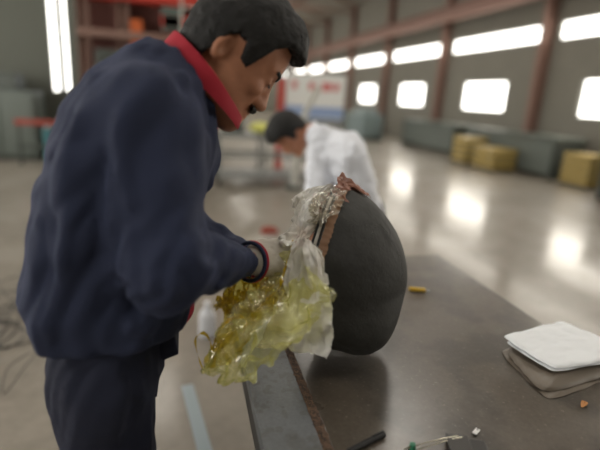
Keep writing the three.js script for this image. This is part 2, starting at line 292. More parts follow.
  // hem lining that shows red at the front, cuffs with red piping
  const hem = []; for (let i = 0; i <= 20; i++) { const a = -.75 + i * 1.5 / 20; hem.push([.022 + .16 * Math.cos(a), .955 + .012 * Math.cos(a), .17 * Math.sin(a)]); }
  mesh('hem_lining', tube(hem, .009, 60, 6), M.redCloth, jk);
  for (const [w, e, r] of [[wrR, elR, .0445], [wrL, elL, .0445]]) {
    const d = V(w).sub(V(e)).normalize(), q = new THREE.Quaternion().setFromUnitVectors(new THREE.Vector3(0, 0, 1), d);
    const ring = (rr, t, off) => { const g = new THREE.TorusGeometry(rr, t, 8, 36).applyQuaternion(q), c = V(w).addScaledVector(d, off); return g.translate(c.x, c.y, c.z); };
    mesh('cuff', ring(r - .003, .0045, -.003), M.navy, root);
    mesh('cuff_piping', ring(r - .002, .0042, .004), M.redCloth, root);
  }
  // stand collar: a thick band that follows the neck
  const lowC = [S(-.055, 1.512, -1.02), S(-.03, 1.492, -.955), S(.03, 1.445, -.922), S(.078, 1.4, -.94), S(.104, 1.372, -1.0), S(.104, 1.372, -1.04), S(.078, 1.4, -1.1), S(.03, 1.445, -1.118), S(-.03, 1.492, -1.085)];
  const topC = [S(-.012, 1.562, -1.02), S(.008, 1.542, -.958), S(.055, 1.49, -.935), S(.095, 1.435, -.955), S(.117, 1.405, -1.005), S(.117, 1.405, -1.035), S(.095, 1.435, -1.085), S(.055, 1.49, -1.105), S(.008, 1.542, -1.082)];
  const cl = new THREE.CatmullRomCurve3(lowC.map(V), true), ct = new THREE.CatmullRomCurve3(topC.map(V), true), band = (o0, o1, v0, v1) => {
    const P = [], I = [], n = 72, ctr = V(S(.045, 1.46, -1.02));
    const prof = [[o0, v0], [o1, v0], [o1, v1 - .06], [(o0 + o1) / 2, v1], [o0, v1 - .06]], m = prof.length;
    for (let i = 0; i < n; i++) { const a = cl.getPointAt(i / n), b = ct.getPointAt(i / n); for (const [o, v] of prof) { const p = a.clone().lerp(b, v), out = p.clone().sub(ctr); out.x *= .6; out.y *= .6; out.normalize(); p.addScaledVector(out, o); P.push(p.x, p.y, p.z); } }
    for (let i = 0; i < n; i++) for (let j = 0; j < m; j++) { const a = i * m + j, b = i * m + (j + 1) % m, c = ((i + 1) % n) * m + j, d = ((i + 1) % n) * m + (j + 1) % m; I.push(a, b, c, b, d, c); }
    const g = new THREE.BufferGeometry(); g.setAttribute('position', new THREE.Float32BufferAttribute(P, 3)); g.setIndex(I); g.setAttribute('uv', new THREE.Float32BufferAttribute(new Float32Array(P.length / 3 * 2), 2)); g.computeVertexNormals(); return g;
  };
  mesh('collar', band(-.002, .005, .22, .95), M.redCloth, root).userData.label = 'red stand collar';
  // trousers and shoes
  const seat = stack([[.74, -.03, .03, .05, 0], [.78, -.085, .09, .15, 0], [.86, -.125, .125, .185, 0], [.97, -.115, .135, .17, 0]], 2.3);
  const tl = []; for (const s of [-1, 1]) tl.push(join(.03, cone([-.005, .84, s * .088], [.0, .48, s * .098], .108, .088), cone([.0, .48, s * .098], [-.03, .1, s * .1], .088, .075)));
  const trousers = (x, y, z) => smax(smin(smin(tl[0](x, y, z), tl[1](x, y, z), .03), seat(x, y, z), .05) + fold(x * 1.1, y * .8, z) * 1.1, .05 - y, .01);
  mesh('trousers', surfaceNets(trousers, [-.2, .02, -.26], [.2, 1.0, .26], .0095), M.navyDark, root);
  const pk = new THREE.Shape(); pk.moveTo(0, 0); pk.lineTo(.078, .0); pk.lineTo(.085, -.05); pk.lineTo(.06, -.06); pk.lineTo(.02, -.05); pk.closePath();
  mesh('waist_flap', new THREE.ExtrudeGeometry(pk, { depth: .16, bevelEnabled: true, bevelSize: .006, bevelThickness: .006, bevelSegments: 2 }).translate(.062, .94, -.08), M.navyDark, root);
  for (const s of [-1, 1]) mesh('shoe', surfaceNets((x, y, z) => smax(join(.03, cone([-.06, .05, s * .1], [.16, .035, s * .12], .048, .04), cone([-.04, .1, s * .1], [.02, .06, s * .105], .05, .045))(x, y, z), .0 - y, .006), [-.16, -.02, s * .1 - .12], [.26, .2, s * .1 + .12], .008), M.black, root);
  for (const [h, w, zl, zh] of [[handR, wrR, .2, .1], [handL, wrL, .1, .2]]) mesh('glove', surfaceNets((x, y, z) => h(x, y, z) - .0035 + .0012 * n3(x * 60, y * 60, z * 60), [w[0] - .08, w[1] - .17, w[2] - zl], [w[0] + .24, w[1] + .12, w[2] + zh], .0034), M.glove, root).userData.label = 'grey white cotton work glove';
}

// ---------------------------------------------------------------- man in the white shirt behind the bench
{
  const O = [1.12, 0, -2.62], root = thing('person', 'man in white shirt with black hair leaning forward behind the bench', 'person', O), L = (p) => p.map((v, i) => v - O[i]);
  const headC = L([0.648, 1.227, -2.813]), headE = Eu(0, Math.PI + rad(12), rad(-62));
  const hip = L([1.075, 0.715, -2.577]), chest = L([0.898, 1.145, -2.746]), nk = L([0.766, 1.232, -2.805]);
  const shN = L([0.763, 1.220, -2.610]), shF = L([0.873, 1.205, -2.941]), elN = L([0.744, 0.961, -2.519]), elF = L([0.915, 0.941, -2.833]), wrN = L([0.675, 0.747, -2.475]), wrF = L([0.800, 0.684, -2.789]);
  const hN = hand(wrN, [-.25, -1, 0], [0, 0, -1], .4, 1, 1), hF = hand(wrF, [-.25, -1, 0], [0, 0, 1], .4, 1, -1);
  const wide = (a, b, ra, rb, kz) => { const c = cone([a[0], a[1], 0], [b[0], b[1], 0], ra, rb); return (x, y, z) => { const z0 = z - a[2]; return c(x, y, z0 * kz); }; };
  const legs = [-1, 1].map((s) => join(.02, cone([hip[0] - .01, hip[1] - .02, hip[2] + s * .09], [hip[0] - .03, .48, hip[2] + s * .1], .08, .055), cone([hip[0] - .03, .48, hip[2] + s * .1], [hip[0], .09, hip[2] + s * .1], .055, .038), cone([hip[0], .06, hip[2] + s * .1], [hip[0] - .13, .03, hip[2] + s * .1], .034, .025)));
  const headW = framed(headField, headC, headE), neck = cone(nk, headC, .058, .055);
  const coarse = (x, y, z) => join(.04, wide(hip, chest, .1, .105, .62), wide(chest, nk, .1, .06, .7), legs[0], legs[1], cone(shN, elN, .05, .04), cone(elN, wrN, .04, .028), cone(shF, elF, .05, .04), cone(elF, wrF, .04, .028), neck)(x, y, z);
  const hb = (w) => [[w[0] - .16, w[1] - .22, w[2] - .1], [w[0] + .1, w[1] + .05, w[2] + .1]];
  mesh('body', [surfaceNets(coarse, [-.7, -.02, -.45], [.4, 1.5, .45], .014), surfaceNets((x, y, z) => smin(headW(x, y, z), neck(x, y, z), .03), [headC[0] - .2, headC[1] - .2, headC[2] - .12], [headC[0] + .2, headC[1] + .2, headC[2] + .12], .005), surfaceNets(hN, ...hb(wrN), .005), surfaceNets(hF, ...hb(wrF), .005)], M.skin, root);
  mesh('hair', placed(surfaceNets(hairField(.022, -.06), [-.16, -.1, -.12], [.15, .2, .12], .005), headC, headE), M.hair, root);
  const fold = (x, y, z) => .009 * n3(x * 5, y * 4, z * 5) + .007 * (1 - 2 * Math.abs(n3(x * 8 + y * 3, y * 8, z * 8)));
  const low = [hip[0] + .02, hip[1] - .08, hip[2]];
  const shirt = (x, y, z) => { const d = join(.05, wide(low, chest, .128, .132, .58), wide(chest, nk, .125, .07, .68), cone(shN, elN, .078, .066), cone(elN, wrN, .064, .046), cone(shF, elF, .078, .066), cone(elF, wrF, .064, .046))(x, y, z) + fold(x, y, z); return smax(smax(d, -(y - hip[1] + .12), .01), -framed(headField, headC, headE)(x, y, z) + .012, .01); };
  mesh('shirt', surfaceNets(shirt, [-.7, .55, -.45], [.4, 1.5, .45], .0105), M.white, root);
  const ring = (a, ra) => new THREE.TorusGeometry(ra, .014, 8, 30).rotateY(Math.PI / 2).rotateZ(-.6).translate(...a);
  mesh('shirt_collar', ring([nk[0] - .025, nk[1] + .01, nk[2]], .068), M.white, root);
  const tr = (x, y, z) => { let d = wide([hip[0], hip[1] - .1, hip[2]], [hip[0], hip[1] + .08, hip[2]], .115, .11, .62)(x, y, z); for (const s of [-1, 1]) d = smin(d, join(.03, cone([hip[0] - .01, hip[1] - .04, hip[2] + s * .09], [hip[0] - .03, .48, hip[2] + s * .1], .1, .08), cone([hip[0] - .03, .48, hip[2] + s * .1], [hip[0], .1, hip[2] + s * .1], .08, .068))(x, y, z), .04); return smax(d + fold(x, y, z) * .8, .05 - y, .01); };
  mesh('trousers', surfaceNets(tr, [hip[0] - .3, .02, hip[2] - .3], [hip[0] + .3, 1.1, hip[2] + .3], .012), M.trouserGrey, root);
  for (const s of [-1, 1]) mesh('shoe', surfaceNets((x, y, z) => smax(join(.03, cone([hip[0] + .05, .05, hip[2] + s * .1], [hip[0] - .16, .035, hip[2] + s * .1], .048, .04), cone([hip[0] + .02, .1, hip[2] + s * .1], [hip[0] - .02, .06, hip[2] + s * .1], .05, .045))(x, y, z), -y, .006), [hip[0] - .28, -.02, hip[2] + s * .1 - .12], [hip[0] + .16, .2, hip[2] + s * .1 + .12], .01), M.black, root);
}

// ---------------------------------------------------------------- workbench
const TOP = .78;
const pick = (f, x, y, k) => f[((y * k) % 512) * 512 + (x * k) % 512];
M.plate = std('#8f9193', .45, .15, { map: dataTex(512, (i) => { const s = sm(.55, .66, fB[i]) * .5 + sm(.6, .7, fA[i]) * .5; const g = (fC[i] - .5) * 26; return mix([205, 208, 210], [176, 173, 168], s).map((v) => v + g); }, true, 3) });
M.rust = std('#ffffff', .9, 0, { map: dataTex(512, (i) => mix(mix([92, 72, 58], [62, 50, 42], sm(.4, .6, fB[i])), [118, 92, 72], sm(.58, .7, fC[i])), true, 6), bumpMap: dataTex(256, (i, x, y) => { const v = 255 * pick(fC, x, y, 2); return [v, v, v]; }, false, 8), bumpScale: .0015 });
M.benchTop = new THREE.MeshPhysicalMaterial({ color: '#ffffff', roughness: .5, clearcoat: 1, clearcoatRoughness: .24, map: dataTex(1024, (i, x, y) => { const a = pick(fA, x, y, 1), b = pick(fB, x, y, 1), c = pick(fC, x, y, 1); const scr = Math.abs(((x * .31 + y * .95 + 40 * a) % 97)) < 1.1 ? 9 * sm(.45, .6, b) : 0; return mix([84, 76, 67], [64, 58, 51], sm(.38, .62, a)).map((v) => v + (c - .5) * 16 + scr + (c > .82 ? 26 : 0)); }, true, 1.1), roughnessMap: dataTex(512, (i) => { const v = 175 + 90 * (fA[i] - .5) + 60 * (fB[i] - .5); return [v, v, v]; }, false, 1.1) });
M.steelDark = std('#4c4a46', .6, .3);
{
  const x0 = .145, x1 = 1.14, z0 = -1.82, z1 = -.42, b = thing('workbench', 'long steel workbench with a dark rubber top and rusty seam', 'workbench', [.64, 0, -1.12]);
  const put = (g) => g.translate(-.64, 0, 1.12);
  mesh('table_top', put(metreUV(rbox(x0 + .135, x1, TOP - .035, TOP, z0, z1, .006))), M.benchTop, b);
  mesh('edge_plate', put(metreUV(rbox(x0, x0 + .118, TOP - .03, TOP + .001, z0, z1, .003))), M.plate, b).userData.label = 'grey steel edge plate';
  const sg = new THREE.PlaneGeometry(.023, z1 - z0, 8, 280).rotateX(-Math.PI / 2); { const p = sg.attributes.position; for (let i = 0; i < p.count; i++) { const x = p.getX(i), z = p.getZ(i); p.setY(i, +.001 + .0012 * n2(z * 38, x * 120) + .0009 * n2(z * 90, x * 200) - .0025 * Math.pow(Math.abs(x) / .013, 3)); p.setX(i, x + .0028 * n2(z * 30, 5 + Math.sign(x))); } sg.computeVertexNormals(); }
  mesh('rusty_seam', put(metreUV(sg.translate(x0 + .127, TOP + .0005, (z0 + z1) / 2))), M.rust, b).userData.label = 'rusty welded seam strip';
  mesh('apron', [box(x0 + .01, x0 + .05, TOP - .13, TOP - .03, z0 + .02, z1 - .02), box(x1 - .05, x1 - .01, TOP - .13, TOP - .035, z0 + .02, z1 - .02), box(x0 + .05, x1 - .05, TOP - .13, TOP - .035, z0 + .02, z0 + .06), box(x0 + .05, x1 - .05, TOP - .13, TOP - .035, z1 - .06, z1 - .02), box(x0 + .118, x0 + .136, TOP - .05, TOP - .004, z0, z1)].map(put), M.steelDark, b);
  for (const [x, z] of [[x0 + .2, z0 + .3], [x1 - .04, z0 + .3], [x0 + .04, z1 - .05], [x1 - .04, z1 - .05]]) mesh('leg', put(rbox(x - .03, x + .03, 0, TOP - .03, z - .03, z + .03, .004)), M.steelDark, b);
}

// ---------------------------------------------------------------- black dome shell on the bench
const specks = new Set(); { const r = rng(17); for (let k = 0; k < 90; k++) { const i = Math.floor(r() * 262144); specks.add(i); if (r() < .5) specks.add(i + 1); if (r() < .4) specks.add(i + 512); if (r() < .2) specks.add(i + 513); } }
M.dome = std('#383835', .7, 0, { map: dataTex(512, (i) => { const a = fA[i], c = fC[i]; const v = 205 + 70 * (a - .5) + 40 * (c - .5), w = specks.has(i) ? 330 : 0; return [v + w, v + w, v + w]; }, true, 2.2), bumpMap: dataTex(256, (i, x, y) => { const v = 255 * (.5 * pick(fB, x, y, 2) + .5 * pick(fC, x, y, 2)); return [v, v, v]; }, false, 3), bumpScale: .0009 });
M.copper = new THREE.MeshPhysicalMaterial({ color: '#8d5a45', roughness: .38, transmission: .15, thickness: 0 });
M.tapeBrown = std('#8d6a50', .6);
const DC = [0.371, 1.018, -1.102], DA = new THREE.Vector3(.942, -.132, .515).normalize(), DU = new THREE.Vector3(0, 1, 0).addScaledVector(DA, -DA.y).normalize(), DV = DA.clone().cross(DU), DR = .22, DD = .208;
function domePoint(s, t, off = 0) {
  const low = sm(.0, .8, -Math.cos(t)), e = 1.2 - .718 * low, ss = Math.min(1, Math.max(0, s)), g = Math.pow(Math.cos(ss * Math.PI / 2), e), f = s < 0 ? s * 1.4 : Math.pow(Math.sin(ss * Math.PI / 2), e);
  const dent = 1 + .018 * n3(Math.cos(t) * 1.6, Math.sin(t) * 1.6, s * 2.4) + .006 * n3(Math.cos(t) * 5, Math.sin(t) * 5, s * 7);
  const p = V(DC).addScaledVector(DA, (DD + off) * f).addScaledVector(DU, (DR * dent * (1 - .1 * low) + off) * g * Math.cos(t)).addScaledVector(DV, (DR * dent + off) * g * Math.sin(t));
  p.y = Math.max(p.y, TOP + .003 + off * .2 + .002); return p;
}
function grid(fn, nu, nv, wrapU = false) {
  const P = [], I = [], UV = [];
  for (let j = 0; j <= nv; j++) for (let i = 0; i <= nu; i++) { const p = fn(i / nu, j / nv); P.push(p.x, p.y, p.z); UV.push(i / nu, j / nv); }
  for (let j = 0; j < nv; j++) for (let i = 0; i < nu; i++) { const a = j * (nu + 1) + i, b = a + 1, c = a + nu + 1, d = c + 1; I.push(a, b, d, a, d, c); }
  const g = new THREE.BufferGeometry(); g.setAttribute('position', new THREE.Float32BufferAttribute(P, 3)); g.setAttribute('uv', new THREE.Float32BufferAttribute(UV, 2)); g.setIndex(I); g.computeVertexNormals(); return g;
}
{
  const O = [DC[0], TOP, DC[2]], d = thing('dome_shell', 'black moulded dome shell standing on edge on the bench, wrapped in film', 'mould', O), put = (g) => g.translate(-O[0], -O[1], -O[2]), T2 = Math.PI * 2;
  mesh('shell', [put(metreUV(grid((u, v) => domePoint(Math.min(.9995, v), u * T2), 120, 50))), put(metreUV(grid((u, v) => domePoint(Math.min(.9995, v), u * T2, -.012), 80, 30)))], M.dome, d);
  // rim wraps: brown tape board, black and white sealing strips, copper film with a peak at the top
  const ringAt = (s, off, a0, a1, r, n = 90) => tube(Array.from({ length: 30 }, (_, i) => domePoint(s, a0 + (a1 - a0) * i / 29, off).toArray()), r, n, 6);
  mesh('rim_tape', put(grid((u, v) => domePoint(-.02 + .085 * v + .01 * n2(u * 40, v), -.05 + u * 1.75, .006 + .0015 * n2(u * 30, 9)), 90, 6)), M.tapeBrown, d);
  mesh('sealing_strip', [put(ringAt(-.03, .004, 0, 1.9, .0035)), put(ringAt(-.075, .002, .05, 1.8, .003))], M.black, d);
  mesh('backing_strip', put(grid((u, v) => domePoint(-.075 + .04 * v, u * 1.8, .002 + .001 * n2(u * 50, 3)), 80, 3)), std('#c9c4bb', .6), d);
  mesh('copper_film', put(grid((u, v) => { const t = -.95 + u * 1.35, pk = Math.exp(-Math.pow((t + .02) / .16, 2)); const p = domePoint(-.06 + (.17 + .2 * (1 - sm(-.2, .3, t))) * v * (.6 + .4 * n2(t * 4, 2)) + .02 * n2(t * 6, v * 2), t, .005 + .004 * Math.abs(n2(t * 7, v * 3)) + .003 * n2(t * 16, v * 5)); p.y += .022 * pk * (1 - v) * (1 + .3 * n2(t * 12, v * 2)); return p; }, 110, 14)), M.copper, d).userData.label = 'crinkled copper brown film';
}

// ---------------------------------------------------------------- crumpled films
const tri = (x) => 1 - 4 * Math.abs(x - Math.floor(x) - .5);
function crumpler(seed, n = 9, f0 = 3, f1 = 16) { const r = rng(seed), w = Array.from({ length: n }, (_, i) => { const a = r() * 6.283, f = f0 * Math.pow(f1 / f0, i / (n - 1)); return [Math.cos(a) * f, Math.sin(a) * f, r(), 1 / Math.pow(f / f0, .95), r() * 10]; }); return (u, v) => { let s = 0; for (const [a, b, p, m, q] of w) s += m * tri(a * u + b * v + p + .35 * n2(u * 2.2 + q, v * 2.2 - q)); return s; }; }
const cr = (p0, p1, p2, p3, t) => .5 * (2 * p1 + (p2 - p0) * t + (2 * p0 - 5 * p1 + 4 * p2 - p3) * t * t + (3 * p1 - p0 - 3 * p2 + p3) * t * t * t);
function patchPoint(G, u, v) {
  const R = G.length, C = G[0].length, get = (j, i) => G[Math.max(0, Math.min(R - 1, j))][Math.max(0, Math.min(C - 1, i))], fu = Math.min(u * (C - 1), C - 1.0001), fv = Math.min(v * (R - 1), R - 1.0001), i = Math.floor(fu), j = Math.floor(fv), out = [0, 0, 0];
  for (let k = 0; k < 3; k++) { const q = []; for (let a = -1; a < 3; a++) q.push(cr(get(j + a, i - 1)[k], get(j + a, i)[k], get(j + a, i + 1)[k], get(j + a, i + 2)[k], fu - i)); out[k] = cr(q[0], q[1], q[2], q[3], fv - j); }
  return out;
}
function film(G, { amp = .012, seed = 1, nu = 70, nv = 90, scale = [1, 1], rag = .02, f0 = 3, f1 = 16 } = {}) {
  const c = crumpler(seed, 9, f0, f1), c2 = crumpler(seed + 50, 7, f0 * 1.3, f1), e = 1e-3;
  return grid((u, v) => {
    const ru = u + rag * n2(v * 7, seed) * (u < .5 ? 1 - 2 * u : 2 * u - 1) + rag * .6 * n2(v * 25, seed + 3) * (u < .5 ? 1 - 2 * u : 2 * u - 1), rv = v + rag * n2(u * 7, seed + 9) * (v < .5 ? 1 - 2 * v : 2 * v - 1);
    const q = (a, b) => V(patchPoint(G, Math.max(0, Math.min(1, a)), Math.max(0, Math.min(1, b)))), p = q(ru, rv), a = q(ru + e, rv).sub(q(ru - e, rv)), b = q(ru, rv + e).sub(q(ru, rv - e)), n = a.clone().cross(b).normalize();
    return p.addScaledVector(n, amp * c(u * scale[0], v * scale[1])).addScaledVector(a.normalize(), amp * .5 * c2(u * scale[0], v * scale[1]));
  }, nu, nv);
}
const filmMat = (color, transmission, roughness) => new THREE.MeshPhysicalMaterial({ color, transmission, roughness, thickness: 0, ior: 1.75, side: THREE.DoubleSide });
M.filmWhite = filmMat('#f3f1ea', .3, .22); M.filmClear = filmMat('#faf8f2', .85, .08); M.filmPale = filmMat('#f4f3c2', .8, .05); M.filmYellow = filmMat('#eee07c', .86, .06); M.filmEdge = filmMat('#c4a51e', .35, .2);
{
  const w = thing('film_bag', 'waxy white plastic film draped around the open edge of the dome', 'plastic film', [0.296, 0.785, -1.058]);
  const o = w.position, put = (g) => g.translate(-o.x, -o.y, -o.z);
  mesh('flap', put(film([[[0.237, 1.155, -0.926], [0.256, 1.157, -0.906], [0.278, 1.141, -0.885]], [[0.212, 1.109, -0.903], [0.246, 1.111, -0.873], [0.284, 1.105, -0.851]], [[0.194, 1.049, -0.885], [0.236, 1.052, -0.843], [0.287, 1.050, -0.819]], [[0.175, 0.982, -0.882], [0.229, 0.986, -0.832], [0.290, 0.995, -0.808]], [[0.156, 0.910, -0.909], [0.233, 0.913, -0.868], [0.297, 0.919, -0.832]]], { amp: .005, seed: 21, rag: .03, f0: 1.2, f1: 5 })), M.filmWhite, w);
  mesh('wing', put(film([[[0.398, 1.233, -1.110], [0.328, 1.241, -1.077], [0.278, 1.237, -1.046], [0.243, 1.221, -1.029]], [[0.355, 1.209, -1.061], [0.295, 1.211, -1.023], [0.263, 1.202, -1.008], [0.245, 1.174, -1.005]], [[0.307, 1.168, -1.008], [0.267, 1.172, -0.977], [0.240, 1.158, -0.980], [0.220, 1.136, -0.989]], [[0.270, 1.141, -0.956], [0.239, 1.139, -0.942], [0.211, 1.125, -0.956], [0.178, 1.110, -0.982]]], { amp: .005, seed: 5, rag: .05, f0: 2, f1: 9 })), M.filmWhite, w);
  mesh('bundle', put(film([[[0.381, 1.235, -1.062], [0.335, 1.243, -1.033], [0.297, 1.231, -1.018], [0.286, 1.199, -1.022]], [[0.368, 1.224, -1.019], [0.321, 1.230, -0.969], [0.290, 1.218, -0.963], [0.283, 1.188, -0.988]], [[0.347, 1.200, -0.996], [0.314, 1.202, -0.952], [0.292, 1.190, -0.954], [0.289, 1.169, -0.981]], [[0.329, 1.172, -0.993], [0.311, 1.168, -0.975], [0.300, 1.161, -0.976], [0.292, 1.145, -0.995]]], { amp: .006, seed: 8, rag: .06, f0: 4, f1: 20 })), M.filmClear, w);
  mesh('lining', put(film([[[0.390, 1.226, -1.078], [0.347, 1.219, -1.066], [0.316, 1.195, -1.057]], [[0.363, 1.193, -1.044], [0.333, 1.187, -1.028], [0.307, 1.170, -1.019]], [[0.330, 1.162, -1.011], [0.313, 1.155, -1.003], [0.295, 1.136, -1.002]]], { amp: .01, seed: 77, rag: .05, nu: 40, nv: 40 })), std('#9c5a50', .7), w).userData.label = 'pink inner lining';
}
{
  const w = thing('yellow_film', 'crumpled translucent yellow plastic film hanging from the gloved hand', 'plastic film', [0.198, 0.785, -0.993]);
  const o = w.position, put = (g) => g.translate(-o.x, -o.y, -o.z);
  mesh('sheet', put(film([[[0.233, 1.129, -0.995], [0.246, 1.120, -0.978], [0.257, 1.117, -0.942]], [[0.206, 1.078, -0.976], [0.232, 1.093, -0.910], [0.262, 1.097, -0.849]], [[0.164, 1.043, -0.934], [0.210, 1.058, -0.862], [0.279, 1.068, -0.805]], [[0.113, 1.027, -0.873], [0.174, 1.029, -0.820], [0.249, 1.018, -0.803]], [[0.080, 0.981, -0.869], [0.137, 0.979, -0.827], [0.206, 0.958, -0.819]], [[0.049, 0.931, -0.879], [0.100, 0.919, -0.846], [0.155, 0.903, -0.848]], [[0.037, 0.884, -0.879], [0.073, 0.857, -0.856], [0.119, 0.858, -0.855]]], { amp: .012, seed: 31, rag: .07, nu: 80, nv: 130, scale: [1, 1.8], f0: 1.6, f1: 8 })), M.filmPale, w);
  mesh('sheet', put(film([[[0.073, 1.016, -0.940], [0.124, 1.033, -0.974], [0.181, 1.046, -0.984], [0.237, 1.077, -0.989]], [[0.064, 1.012, -0.908], [0.114, 1.023, -0.920], [0.168, 1.035, -0.931], [0.219, 1.055, -0.923]], [[0.090, 0.998, -0.887], [0.131, 1.007, -0.879], [0.167, 1.019, -0.873], [0.204, 1.038, -0.869]]], { amp: .011, seed: 41, rag: .06, nu: 90, nv: 60, scale: [1.8, 1], f0: 1.6, f1: 8 })), M.filmYellow, w);
  mesh('sheet', put(film([[[0.099, 1.029, -0.899], [0.142, 1.028, -0.877], [0.189, 1.051, -0.860]], [[0.073, 0.988, -0.883], [0.116, 0.987, -0.861], [0.163, 1.011, -0.845]], [[0.057, 0.935, -0.883], [0.093, 0.941, -0.864], [0.128, 0.960, -0.850]], [[0.041, 0.882, -0.882], [0.069, 0.890, -0.872], [0.098, 0.903, -0.863]]], { amp: .011, seed: 47, rag: .08, nu: 60, nv: 70, f0: 1.6, f1: 8 })), M.filmYellow, w);
  const rib = (pts, wd, sd) => { const c = new THREE.CatmullRomCurve3(pts.map(V)); return grid((u, v) => { const p = c.getPoint(v), a = v * 5 + sd; return p.add(new THREE.Vector3(Math.cos(a) * .6, Math.sin(a), .5).multiplyScalar(wd * (u - .5) * (1 + .4 * n2(v * 9, sd)))); }, 5, 60); };
  mesh('rolled_edge', put(rib([[0.036, 0.876, -0.877], [0.022, 0.919, -0.887], [0.020, 0.950, -0.891], [0.033, 0.962, -0.889], [0.047, 0.951, -0.885], [0.053, 0.926, -0.878]], .009, 1)), M.filmEdge, w);
  mesh('rolled_edge', put(rib([[0.053, 0.923, -0.875], [0.061, 0.955, -0.877], [0.077, 0.986, -0.876], [0.105, 1.006, -0.870], [0.121, 0.999, -0.863], [0.113, 0.966, -0.859]], .008, 2)), M.filmEdge, w);
  mesh('rolled_edge', put(rib([[0.235, 1.139, -0.965], [0.222, 1.110, -0.939], [0.205, 1.087, -0.904], [0.190, 1.061, -0.879], [0.162, 1.039, -0.870]], .009, 3)), M.filmEdge, w);
}

// ---------------------------------------------------------------- folded mat, cloth, scraps and tools on the bench
function pillow(c, y0, th, amp, seed, n = 44, edge = .12, round = .06) {
  const A = c.map(V), top = (u, v) => { const p = A[0].clone().multiplyScalar((1 - u) * (1 - v)).addScaledVector(A[1], u * (1 - v)).addScaledVector(A[2], u * v).addScaledVector(A[3], (1 - u) * v); return p; };
  const e = (u) => { const d = Math.min(u, 1 - u) / edge; return d >= 1 ? 1 : Math.sqrt(Math.max(0, 1 - (1 - d) * (1 - d))); };
  const cf = crumpler(seed, 7, 2, 9), mid = top(.5, .5), soft = (p, u, v) => { const k = 1 - round * Math.pow(Math.abs(2 * u - 1), 5) * Math.pow(Math.abs(2 * v - 1), 5); p.x = mid.x + (p.x - mid.x) * k; p.z = mid.z + (p.z - mid.z) * k; return p; };
  return [grid((u, v) => { const p = top(u, v), k = Math.min(e(u), e(v)), r = amp * cf(u, v) * .25; p.x += amp * .6 * n2(v * 4, seed); p.z += amp * .6 * n2(u * 4, seed + 4); p.y = y0 + Math.max(.0008, (th + r) * k); return soft(p, u, v); }, n, n), grid((u, v) => { const p = top(1 - u, v); soft(p, u, v); p.x += amp * .6 * n2(v * 4, seed); p.z += amp * .6 * n2((1 - u) * 4, seed + 4); p.y = y0; return p; }, 20, 20)];
}
M.mat = std('#6b6257', .38);
M.cloth = std('#e6e9ec', .92);
{
  const m = thing('folded_mat', 'folded glossy brown grey rubber mat under the white cloth', 'mat', [0.974, 0.780, -0.886]), o = m.position, put = (g) => g.translate(-o.x, -o.y, -o.z);
  mesh('lower_layer', pillow([[0.870, 0.780, -1.002], [1.227, 0.780, -1.112], [1.291, 0.780, -0.889], [0.842, 0.780, -0.775]], TOP + .001, .006, .004, 3).map(put), M.mat, m);
  mesh('upper_fold', pillow([[0.879, 0.785, -0.997], [1.188, 0.785, -1.081], [1.276, 0.785, -0.883], [0.840, 0.785, -0.792]], TOP + .0075, .03, .004, 9, 60, .48, .1).map(put), M.mat, m);
  const c = thing('cloth', 'folded white cotton cloth lying on the rubber mat', 'cloth', [1.001, 0.820, -0.927]), q = c.position, pc = (g) => g.translate(-q.x, -q.y, -q.z);
  mesh('lower_layer', pillow([[0.872, 0.820, -0.993], [1.120, 0.820, -1.050], [1.215, 0.820, -0.866], [0.897, 0.820, -0.836]], TOP + .0375, .005, .003, 15, 50, .08).map(pc), M.cloth, c);
  mesh('upper_layer', pillow([[0.872, 0.830, -1.009], [1.131, 0.830, -1.069], [1.210, 0.830, -0.870], [0.901, 0.830, -0.833]], TOP + .045, .007, .004, 19, 60, .07).map(pc), M.cloth, c);
}
